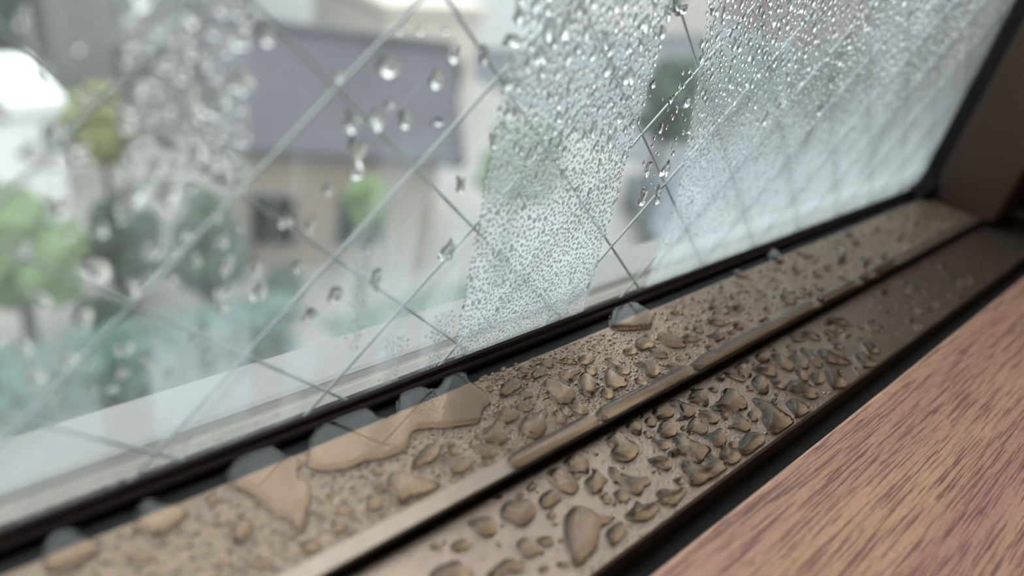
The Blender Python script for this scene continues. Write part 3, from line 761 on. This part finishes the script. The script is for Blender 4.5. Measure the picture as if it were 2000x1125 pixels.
def fine_beads():
    items = []
    T = [dome(8, 3, rng.uniform(.55, .8), .10, 100 + i) for i in range(6)]
    items = []
    def scatter(n, x0, x1, y0, y1, z, r0, r1):
        for _ in range(n):
            x = rng.uniform(x0, x1); y = rng.uniform(y0, y1)
            if near_drop(x, y): continue
            r = (r0 + (r1 - r0) * rng.random()**3) * 1e-3; a = rng.uniform(0, 6.28); e = rng.uniform(.8, 1.3)
            m = np.array([[math.cos(a)*r*e, -math.sin(a)*r/e, 0], [math.sin(a)*r*e, math.cos(a)*r/e, 0], [0, 0, r]])
            items.append((T[rng.randrange(6)], m, np.array([x*1e-3, y*1e-3, z])))
    scatter(2600, 5, 110, -20.8, -5.3, ZO, 0.08, 0.42)
    scatter(1100, 110, 215, -20.8, -5.3, ZO, 0.12, 0.65)
    scatter(300, 215, 280, -20.8, -5.3, ZO, 0.2, 0.9)
    scatter(500, 40, 200, -41.5, -24.6, ZI, 0.08, 0.5)
    join_stuff('fine_beads', items, BEADM, 'fine beads of grimy water scattered between the drops on the sill', 'water beads')
    items = []; T = [dome(7, 2, rng.uniform(.35, .6), .22, 130 + i) for i in range(6)]
    scatter(9000, 5, 115, -20.9, -5.2, ZO, 0.06, 0.26)
    scatter(3500, 115, 240, -20.9, -5.2, ZO, 0.08, 0.35)
    scatter(1500, 40, 130, -41.6, -24.4, ZI, 0.05, 0.2)
    join_stuff('grit', items, SILL, 'fine tan grit crusted over the sill between the water drops', 'grit')
fine_beads()

# ------------------------------------------------------------------ droplets on the glass
SPARSE = [(48.2,-24.1,1.56,1.69), (55.6,-25.9,0.96,1.70), (47.8,-30.3,1.32,1.70), (43.9,-30.6,1.24,1.66), (51.6,-30.9,1.09,1.35), (45.0,-35.3,1.45,2.73), (62.2,-52.3,1.32,2.23), (49.8,-54.1,1.03,2.11), (43.5,-54.9,1.18,1.61), (39.8,-57.1,1.06,1.36), (39.2,-43.4,0.69,1.15), (62.6,-41.6,0.87,1.66), (15.5,-43.8,1.38,1.68), (27.9,-51.2,1.09,2.04), (32.7,-51.4,0.92,1.51), (32.3,-47.6,0.76,1.30), (67.5,-21.3,1.66,1.20), (56.9,-31.6,1.01,0.71), (57.9,-23.1,0.98,1.02), (63.0,-23.2,0.70,1.46), (33.4,-20.5,0.87,1.12), (15.2,-31.1,1.25,1.30), (12.8,-31.8,0.96,1.09), (22.0,-33.3,1.06,1.10), (41.4,-38.9,0.70,0.97), (48.0,-48.3,0.65,1.30), (49.4,-28.5,0.52,0.65), (52.3,-20.0,0.59,0.53), (109.0,-51.1,1.54,2.12), (114.0,-51.4,1.44,2.17), (113.8,-45.9,1.23,2.06), (107.8,-45.1,1.16,1.76), (113.4,-32.7,1.33,1.39), (101.6,-28.8,0.73,0.90), (108.3,-31.9,0.79,0.87), (102.4,-16.4,2.49,1.41), (107.8,-37.1,0.80,1.22), (41.9,-25.0,0.65,0.58), (36.1,-42.1,0.92,1.11), (37.7,-49.0,0.84,0.92), (13.7,-29.5,1.19,1.93), (11.6,-30.7,0.85,1.25), (49.5,-20.0,0.42,0.46), (56.1,-20.0,0.47,0.49)]
TG = [dome(16, 6, h, w, 200 + i) for i, (h, w) in enumerate([(.38, .14), (.42, .20), (.34, .24), (.38, .28), (.44, .17), (.32, .32), (.40, .26), (.38, .12)])]
TS = [dome(9, 3, h, w, 300 + i) for i, (h, w) in enumerate([(.31, .06), (.34, .09), (.28, .09), (.31, .12), (.36, .08), (.28, .05)])]
ROT = np.array([[1, 0, 0], [0, 0, -1], [0, 1, 0]], float)          # template z becomes -y (into the room)
GM = []
for i, (tv, tf) in enumerate(TG):
    me = mesh('glass_droplet', (tv @ ROT.T).tolist(), tf); me.materials.append(WATER); me.shade_smooth(); GM.append(me)

def lo_edge(z): return float(np.interp(z, [-76, -55, -38, -15], [120.5, 121.5, 117.5, 110]))
def dense(x, z):
    """droplet radius (mm) and region for a place on the pane, or None where the glass is wiped clear"""
    if 67.3 < x < 100.7:
        r = float(np.interp(z, [-76, -70, -60, -50, -42, -34, -10], [.23, .28, .33, .38, .52, .76, 1.0]))
        return r, 'mid'
    e = lo_edge(z)
    if x > e:
        q = float(np.interp(z + (x - 120)*0.06, [-64, -50, -34, -24], [.16, .26, .62, .8])) * float(np.interp(x, [110, 160, 280], [1, .95, .75]))
        if z > -66: return q, 'right'
        return None
    if 19.5 < x < 31.8 and z > -37: return 1.4, 'left'
    return None
def droplets():
    cell = {}; got = []
    def ok(x, z, r, f):
        i, j = int(x // 2), int(z // 2)
        for a in (-1, 0, 1):
            for b in (-1, 0, 1):
                for X, Z, Q in cell.get((i+a, j+b), ()):
                    if (x-X)**2 + ((z-Z)/1.25)**2 < ((r+Q)*f)**2: return False
        cell.setdefault((i, j), []).append((x, z, r)); return True
    for x, z, a, b in SPARSE:
        cell.setdefault((int(x//2), int(z//2)), []).append((x, z, max(a, b)))
    tries = [(67.3, 100.7, -75.6, 0, 90000, 'mid'), (108, 280, -66, 0, 90000, 'right'), (19.5, 31.8, -37, -4, 6000, 'left')]
    for x0, x1, z0, z1, n, reg in tries:
        for _ in range(n):
            x = rng.uniform(x0, x1); z = rng.uniform(z0, z1); d = dense(x, z)
            if d is None or d[1] != reg: continue
            r = d[0] * math.exp(rng.gauss(0, 0.28))
            if d[0] > .45 and rng.random() < 0.35: r *= .6
            r = min(r, 1.9)
            if ok(x, z, r, 0.92 if d[0] > .45 else 1.0): got.append((x, z, r, reg))
    # loose drops in the left haze and narrow runs of beads
    for _ in range(260):
        x = rng.uniform(-8, 31); z = rng.uniform(-60, -8); r = rng.uniform(.35, 1.2)
        if ok(x, z, r, 1.35): got.append((x, z, r, 'haze'))
    for xc, w, za, zb, n in ((63.4, 2.0, -75, -64, 420), (54.6, 1.9, -75, -66, 360), (47.0, 1.6, -66, -48, 160), (17, 6, -75.5, -71.5, 420), (28, 5, -75.5, -72.5, 260), (8, 5, -75.5, -72, 300), (110.5, 8, -50, -26, 60)):
        for _ in range(n):
            x = rng.gauss(xc, w*.45); z = rng.uniform(za, zb); r = rng.uniform(.11, .27) if xc < 100 else rng.uniform(.25, .6)
            if ok(x, z, r, 0.95): got.append((x, z, r, 'run'))
    return got
def place_drop(x, z, a, b, i, ang=None, deep=1.0):
    o = bpy.data.objects.new('glass_droplet', GM[i % len(GM)]); COL.objects.link(o)
    o.location = (x*1e-3, -0.00002, z*1e-3); s = math.sqrt(a*b)
    o.scale = (a*1e-3, s*deep*1e-3, b*1e-3); o.rotation_euler = (0, ang if ang is not None else rng.uniform(-.5, .5), 0)
    return o
def glass_water():
    rows = {}
    for i, (x, z, a, b) in enumerate(SPARSE):
        o = place_drop(x, z, a*.92, b*.92, i, rng.uniform(-.15, .15), .6 if x < 31.8 else .9)
        zone = 'hazy left glass' if x < 31.8 else ('wide clear band of glass' if x < 67 else 'narrow clear band right of dense droplets')
        rows.setdefault((zone, 'large' if a*b > 2.4 else ('mid-sized' if a*b > 1.1 else 'small'), 'upper' if z > -34 else 'lower'), []).append((x, o))
    for (zone, sz, ud), L in rows.items():
        L.sort(key=lambda t: t[0])
        for i, (x, o) in enumerate(L):
            lb = '%s droplet, %s half of %s' % (sz, ud, zone)
            if len(L) > 1: lb += ', ' + ORD[i+1] + ' from left'
            tag(o, lb, 'droplet', 'separate droplets on clear glass')
    got = droplets()
    view = [g for g in got if -14 + 0 < g[0] < 282 and g[1] < -8]
    def px(g): return g[2] / (0.07*1.0 + 0.00045*max(0, g[0]))     # nearer drops show larger
    view.sort(key=lambda g: -px(g))
    single = set(id(g) for g in view[:300 - len(SPARSE)])
    LB = {'mid': ('clear droplet in the dense patch left of the dark green tree', 'droplets in the dense middle patch'),
          'right': ('bright droplet in the misted right part of the glass', 'droplets in the right misted part'),
          'left': ('blurred droplet in the crowded upright band at upper left glass', 'droplets in the upper left band'),
          'haze': ('blurred loose droplet on the hazy left end of the glass', 'loose droplets on the left end'),
          'run': ('droplet in a narrow run down the glass', 'droplets in narrow runs')}
    items = []; rowed = {}
    for n, g in enumerate(got):
        x, z, r, reg = g
        e = rng.uniform(1.1, 2.0) if reg != 'mid' or r > .45 else rng.uniform(1.0, 1.25)
        if id(g) in single:
            o = place_drop(x, z, r/math.sqrt(e), r*math.sqrt(e), rng.randrange(8), None, .55 if reg in ('left', 'haze') else 1.0); rowed.setdefault(reg, []).append((x, z, o))
        else:
            T = TG if r > .5 else TS
            a = rng.uniform(-.4, .4); ca, sa = math.cos(a), math.sin(a)
            S = np.diag([r/math.sqrt(e), r*math.sqrt(e), r]) * 1e-3
            m = ROT @ np.array([[ca, -sa, 0], [sa, ca, 0], [0, 0, 1]]) @ S
            items.append((T[rng.randrange(len(T))], m, np.array([x*1e-3, -0.00002, z*1e-3])))
    for reg, L in rowed.items():
        rr = {}
        for x, z, o in L: rr.setdefault(int((-8 - z) // (2.2 if reg in ('mid', 'right') else 3.4)), []).append((x, o))
        for k, q in enumerate(sorted(rr)):
            row = sorted(rr[q], key=lambda t: t[0])
            for i, (x, o) in enumerate(row):
                where = {'left': 'blurred droplet, crowded upright band, upper left glass', 'haze': 'blurred droplet, loose on hazy left glass', 'mid': 'larger droplet, dense middle patch',
                         'right': 'larger bright droplet, misted right glass', 'run': 'larger droplet in narrow runs'}[reg]
                tag(o, '%s, row %s from top, %s from left' % (where, ORD[k+1] if k < 15 else 'below fifteenth', ORD[i+1] if i < 20 else 'next after twentieth'), 'droplet', LB[reg][1])
    join_stuff('glass_droplets', items, WATER, 'countless fine droplets of condensation beading the wired glass', 'droplets')
    print('droplets', len(got), 'things', len(single))
glass_water()

# ------------------------------------------------------------------ outside, far out of focus
def M_(n, c, r=.85, nz=None): return principled(n, tuple(v*.36 for v in c), r, noise=nz)
PAVE = M_('pale_pavement', (0.60, 0.56, 0.51), .9, (0.6, .15, (1, 1, 1)))
ROOFM = M_('slate_roof', (0.15, 0.145, 0.17), .95, (2, .15, (1, 1, 1)))
BEIGE = M_('beige_wall', (0.66, 0.55, 0.46)); GREYW = M_('grey_wall', (0.36, 0.35, 0.33)); HUTW = principled('whitewashed_wall', (0.70, 0.70, 0.68), .9); WHITEW = M_('white_wall', (1.25, 1.25, 1.22)); CREAM = M_('cream_wall', (1.05, 0.94, 0.83))
FRAME = M_('window_frame', (0.5, 0.5, 0.5)); DARKW = M_('dark_pane', (0.05, 0.055, 0.065), .15); RED = M_('brick_red_wall', (0.45, 0.22, 0.18)); ASPH = M_('asphalt', (0.25, 0.26, 0.28))
LEAF = [M_('leaf_bright', (0.22, 0.33, 0.13), .8, (1.5, .35, (1, 1, 1))), M_('leaf_dark', (0.06, 0.11, 0.06), .8, (1.5, .4, (1, 1, 1))), M_('leaf_yellow', (0.32, 0.35, 0.13), .8, (1.5, .3, (1, 1, 1))), M_('leaf_teal', (0.14, 0.24, 0.20), .8, (1.5, .3, (1, 1, 1)))]
BARK = M_('bark', (0.12, 0.09, 0.07)); GRASS = M_('lawn_green', (0.26, 0.36, 0.29), .9, (3, .4, (1, 1, 1)))
tag(MB().box(-60, 160, 0.0205, 200, GZ - 0.2, GZ).build('ground', PAVE), kind='structure')
tag(MB().box(19, 160, 0.3, 33, GZ - 0.05, GZ + 0.02).build('ground', ASPH), kind='structure')
tag(MB().box(-60, 160, 34, 41, GZ - 0.05, GZ + 0.01).build('road', ASPH), kind='structure')

def house(x0, x1, y0, y1, eave, ridge, wall, label, roofm=None, flat=False, wins=()):
    h = empty('house', ((x0+x1)/2, (y0+y1)/2, GZ)); tag(h, label, 'building')
    cx, cy = (x0+x1)/2, (y0+y1)/2; a, b = (x1-x0)/2, (y1-y0)/2; E, Rg = eave - GZ, ridge - GZ
    w = MB()
    if flat:
        w.box(-a, a, -b, b, 0, E); w.build('wall', wall, h)
        r = MB().box(-a-.15, a+.15, -b-.15, b+.15, E, E + .25); r.build('parapet', wall if roofm is None else roofm, h)
    else:
        w.v = [(-a, -b, 0), (a, -b, 0), (a, b, 0), (-a, b, 0), (-a, -b, E), (a, -b, E), (a, b, E), (-a, b, E), (-a, 0, Rg), (a, 0, Rg)]
        w.f = [(0, 1, 5, 4), (1, 2, 6, 9, 5), (2, 3, 7, 6), (3, 0, 4, 8, 7), (4, 5, 9, 8), (6, 7, 8, 9), (0, 3, 2, 1)]
        w.build('wall', wall, h)
        sl = (Rg - E) / b; o = .4
        for sg in (-1, 1):
            r = MB(); y_e, z_e = sg*(b + o), E - sl*o
            r.v = [(-a-o, y_e, z_e), (a+o, y_e, z_e), (a+o, 0, Rg), (-a-o, 0, Rg)] + [(-a-o, y_e, z_e+.16), (a+o, y_e, z_e+.16), (a+o, 0, Rg+.16), (-a-o, 0, Rg+.16)]
            r.f = [(0, 1, 2, 3), (4, 7, 6, 5), (0, 4, 5, 1), (1, 5, 6, 2), (2, 6, 7, 3), (3, 7, 4, 0)]
            r.build('roof_slope', roofm, h)
        MB().box(-a-o, a+o, -.12, .12, Rg+.05, Rg+.28).build('ridge_cap', roofm, h)
    for (u, z, ww, hh) in wins:                                     # on the side that faces the window
        f = MB().box(u-ww/2-.07, u+ww/2+.07, -b-.05, -b+.02, z-.07, z+hh+.07).build('window', FRAME, h)
        MB().box(u-ww/2, u-.03, -b-.08, -b-.04, z, z+hh).build('pane', DARKW, f)
        MB().box(u+.03, u+ww/2, -b-.08, -b-.04, z, z+hh).build('pane', DARKW, f)
    return h
def crown_mesh(r, hgt, n, seed):
    q = random.Random(seed); bm = bmesh.new()
    for i in range(n):
        d = Vector((q.gauss(0, 1), q.gauss(0, 1), q.gauss(0, 1))).normalized() * q.uniform(.35, .85)
        s = q.uniform(.22, .42) * r
        res = bmesh.ops.create_icosphere(bm, subdivisions=1, radius=s)
        for v in res['verts']:
            v.co = v.co * q.uniform(.75, 1.25) + Vector((d.x*r, d.y*r, d.z*hgt))
    me = bpy.data.meshes.new('crown'); bm.to_mesh(me); bm.free(); return me
def tree(x, y, zc, r, hgt, mat, label, cat='tree'):
    t = empty('tree' if cat == 'tree' else 'bush', (x, y, GZ)); tag(t, label, cat)
    c = link('crown', crown_mesh(r, hgt, 90, int(x*100+y)), mat, t); c.location = (0, 0, zc - GZ)
    L = zc - GZ
    MB().tube([(0, 0, 0), (.04, .02, L*.5), (0, 0, L)], [.09*r+.03, .07*r+.02, .03], 7).build('trunk', BARK, t, smooth=True)
    return t
def outside():
    hA = house(5.55, 9.45, 10.9, 14.3, -5.15, -3.85, BEIGE, 'beige house with a slate blue gabled roof, beyond the clear band of glass', ROOFM, wins=((-1.2, .6, .8, 1.0), (.5, .6, .9, 1.1)))
    hA.rotation_euler.z = -0.42
    house(9.5, 26.0, 25.0, 31.0, -1.2, -.5, WHITEW, 'long white flat-roofed building behind the slate-roofed house', None, True, wins=((-5, 3.6, 1.4, 1.3), (-1.5, 3.6, 1.4, 1.3), (2.5, 3.6, 1.4, 1.3), (6, 3.6, 1.4, 1.3)))
    house(11.6, 15.0, 17.0, 21.0, -4.4, -4, CREAM, 'cream block between the slate roof and the white building', None, True, wins=((.8, 1.2, .8, 1.0),))
    house(4.15, 8.3, 18.4, 22.0, -1.0, -.5, GREYW, 'grey two-storey building seen through the crowded droplets at upper left', None, True, wins=((-.6, 1.5, 1.2, .9), (1.2, 1.5, .8, .9), (.2, 4.2, 1.3, 1.1)))
    house(1.0, 3.15, 15.6, 18.2, -6.0, -5.8, HUTW, 'small white hut at the far left of the view', None, True)
    house(30, 44, 27, 34, -2.6, -1.6, CREAM, 'pale long house far off at the right', None, True, wins=((-3, 2, 1.5, 1.2), (2, 2, 1.5, 1.2)))
    house(52, 60, 24, 32, -1.5, .5, RED, 'red-brown gabled house far off, highest at the right', ROOFM, wins=((-1, 2, 1.5, 1.2),))
    house(64, 84, 30, 38, -1.0, 0, GREYW, 'broad grey building farthest right in the view', None, True, wins=((-4, 2, 2, 1.4), (3, 2, 2, 1.4)))
    house(-3, 4.6, 25, 31, -.5, 1.4, GREYW, 'dark-roofed grey house behind the white hut', ROOFM, wins=((1.2, 4, 1.2, 1.2),))
    tree(3.3, 13.3, -5.45, .6, .85, LEAF[2], 'yellow-green young tree right of the white hut')
    tree(1.35, 10.7, -6.2, 1.0, 1.05, LEAF[0], 'light green tree lowest at the left end of view')
    tree(3.05, 11.5, -6.8, .62, .85, LEAF[1], 'dark bushy tree below the yellow-green one')
    tree(4.0, 10.3, -6.45, .62, 1.15, LEAF[1], 'dark green tree left of the beige house')
    tree(9.3, 8.7, -5.0, .85, .8, LEAF[0], 'bright green tree at the right end of the slate roof')
    tree(6.55, 9.6, -5.75, .42, .5, LEAF[0], 'small bright bush before the beige wall', 'bush')
    tree(2.3, 10.2, -7.4, .45, .45, LEAF[1], 'low dark bush behind the left end of the hedge', 'bush')
    tree(5.15, 10.0, -7.4, .36, .45, LEAF[1], 'low dark bush at the corner of the beige house', 'bush')
    tree(17.3, 11.0, -5.1, 1.05, 1.35, LEAF[1], 'tall dark green tree seen through the narrow clear band')
    tree(30.5, 12.5, -5.6, 1.6, 2.0, LEAF[1], 'dark green tree behind the misted right glass')
    tree(26.0, 13.5, -5.9, 1.3, 1.6, LEAF[3], 'blue-green tree beside the dark one, misted glass')
    tree(3.0, 21.5, -5.0, 1.0, 1.9, LEAF[1], 'dark tall tree behind the white hut at left')
    h = tag(empty('hedge', (0, 0, GZ)), 'clipped blue-green hedge nearest below the window', 'hedge')
    bm = bmesh.new(); q = random.Random(5)
    for i in range(330):
        res = bmesh.ops.create_icosphere(bm, subdivisions=1, radius=q.uniform(.13, .24)); c = Vector((q.uniform(.6, 4.7), q.uniform(8.75, 9.4), q.uniform(.2, 1.0)))
        for v in res['verts']: v.co = v.co * q.uniform(.8, 1.2) + c
    me = bpy.data.meshes.new('foliage'); bm.to_mesh(me); bm.free(); link('foliage', me, LEAF[3], h)
    b = MB()
    for i in range(8): b.tube([(.8 + i*.5, 9.1, 0), (.8 + i*.5, 9.1, .8)], .03, 6)
    b.build('stems', BARK, h)
    tag(MB().box(5.65, 9.05, 7.6, 9.45, GZ, GZ + .03).build('lawn', GRASS), 'patch of dull green lawn below the beige house', 'lawn', kind='stuff')
    def car(x, y, rz, col, label):
        c = tag(empty('car', (x, y, GZ), rz), label, 'car')
        prof = [(-2.0, .3), (-2.05, .75), (-1.3, .9), (-.75, 1.38), (.75, 1.42), (1.5, .98), (2.0, .9), (2.08, .3)]
        b = MB(); n = len(prof)
        b.v = [(u, s*(.83 if z < 1.1 else .66), z) for s in (-1, 1) for u, z in prof]
        b.f = [tuple(range(n)), tuple(range(n, 2*n))[::-1]] + [(i, (i+1) % n, n+(i+1) % n, n+i) for i in range(n)]
        b.build('body', M_('car_paint', col, .3), c, bevel=.05)
        for s in (-1, 1):
            g = MB(); g.v = [(-1.15, s*.80, .95), (1.35, s*.80, 1.0), (.7, s*.70, 1.34), (-.7, s*.70, 1.31), (-1.15, s*.76, .95), (1.35, s*.76, 1.0), (.7, s*.64, 1.34), (-.7, s*.64, 1.31)]
            g.f = [(0, 1, 2, 3), (4, 7, 6, 5), (0, 4, 5, 1), (1, 5, 6, 2), (2, 6, 7, 3), (3, 7, 4, 0)]; g.build('side_window', DARKW, c)
            for u in (-1.25, 1.3):
                MB().tube([(u, s*.72, .32), (u, s*.88, .32)], .32, 14).build('wheel', ASPH, c)
    car(15.6, 9.0, .9, (0.22, 0.25, 0.30), 'slate grey car before the tall dark green tree')
outside()
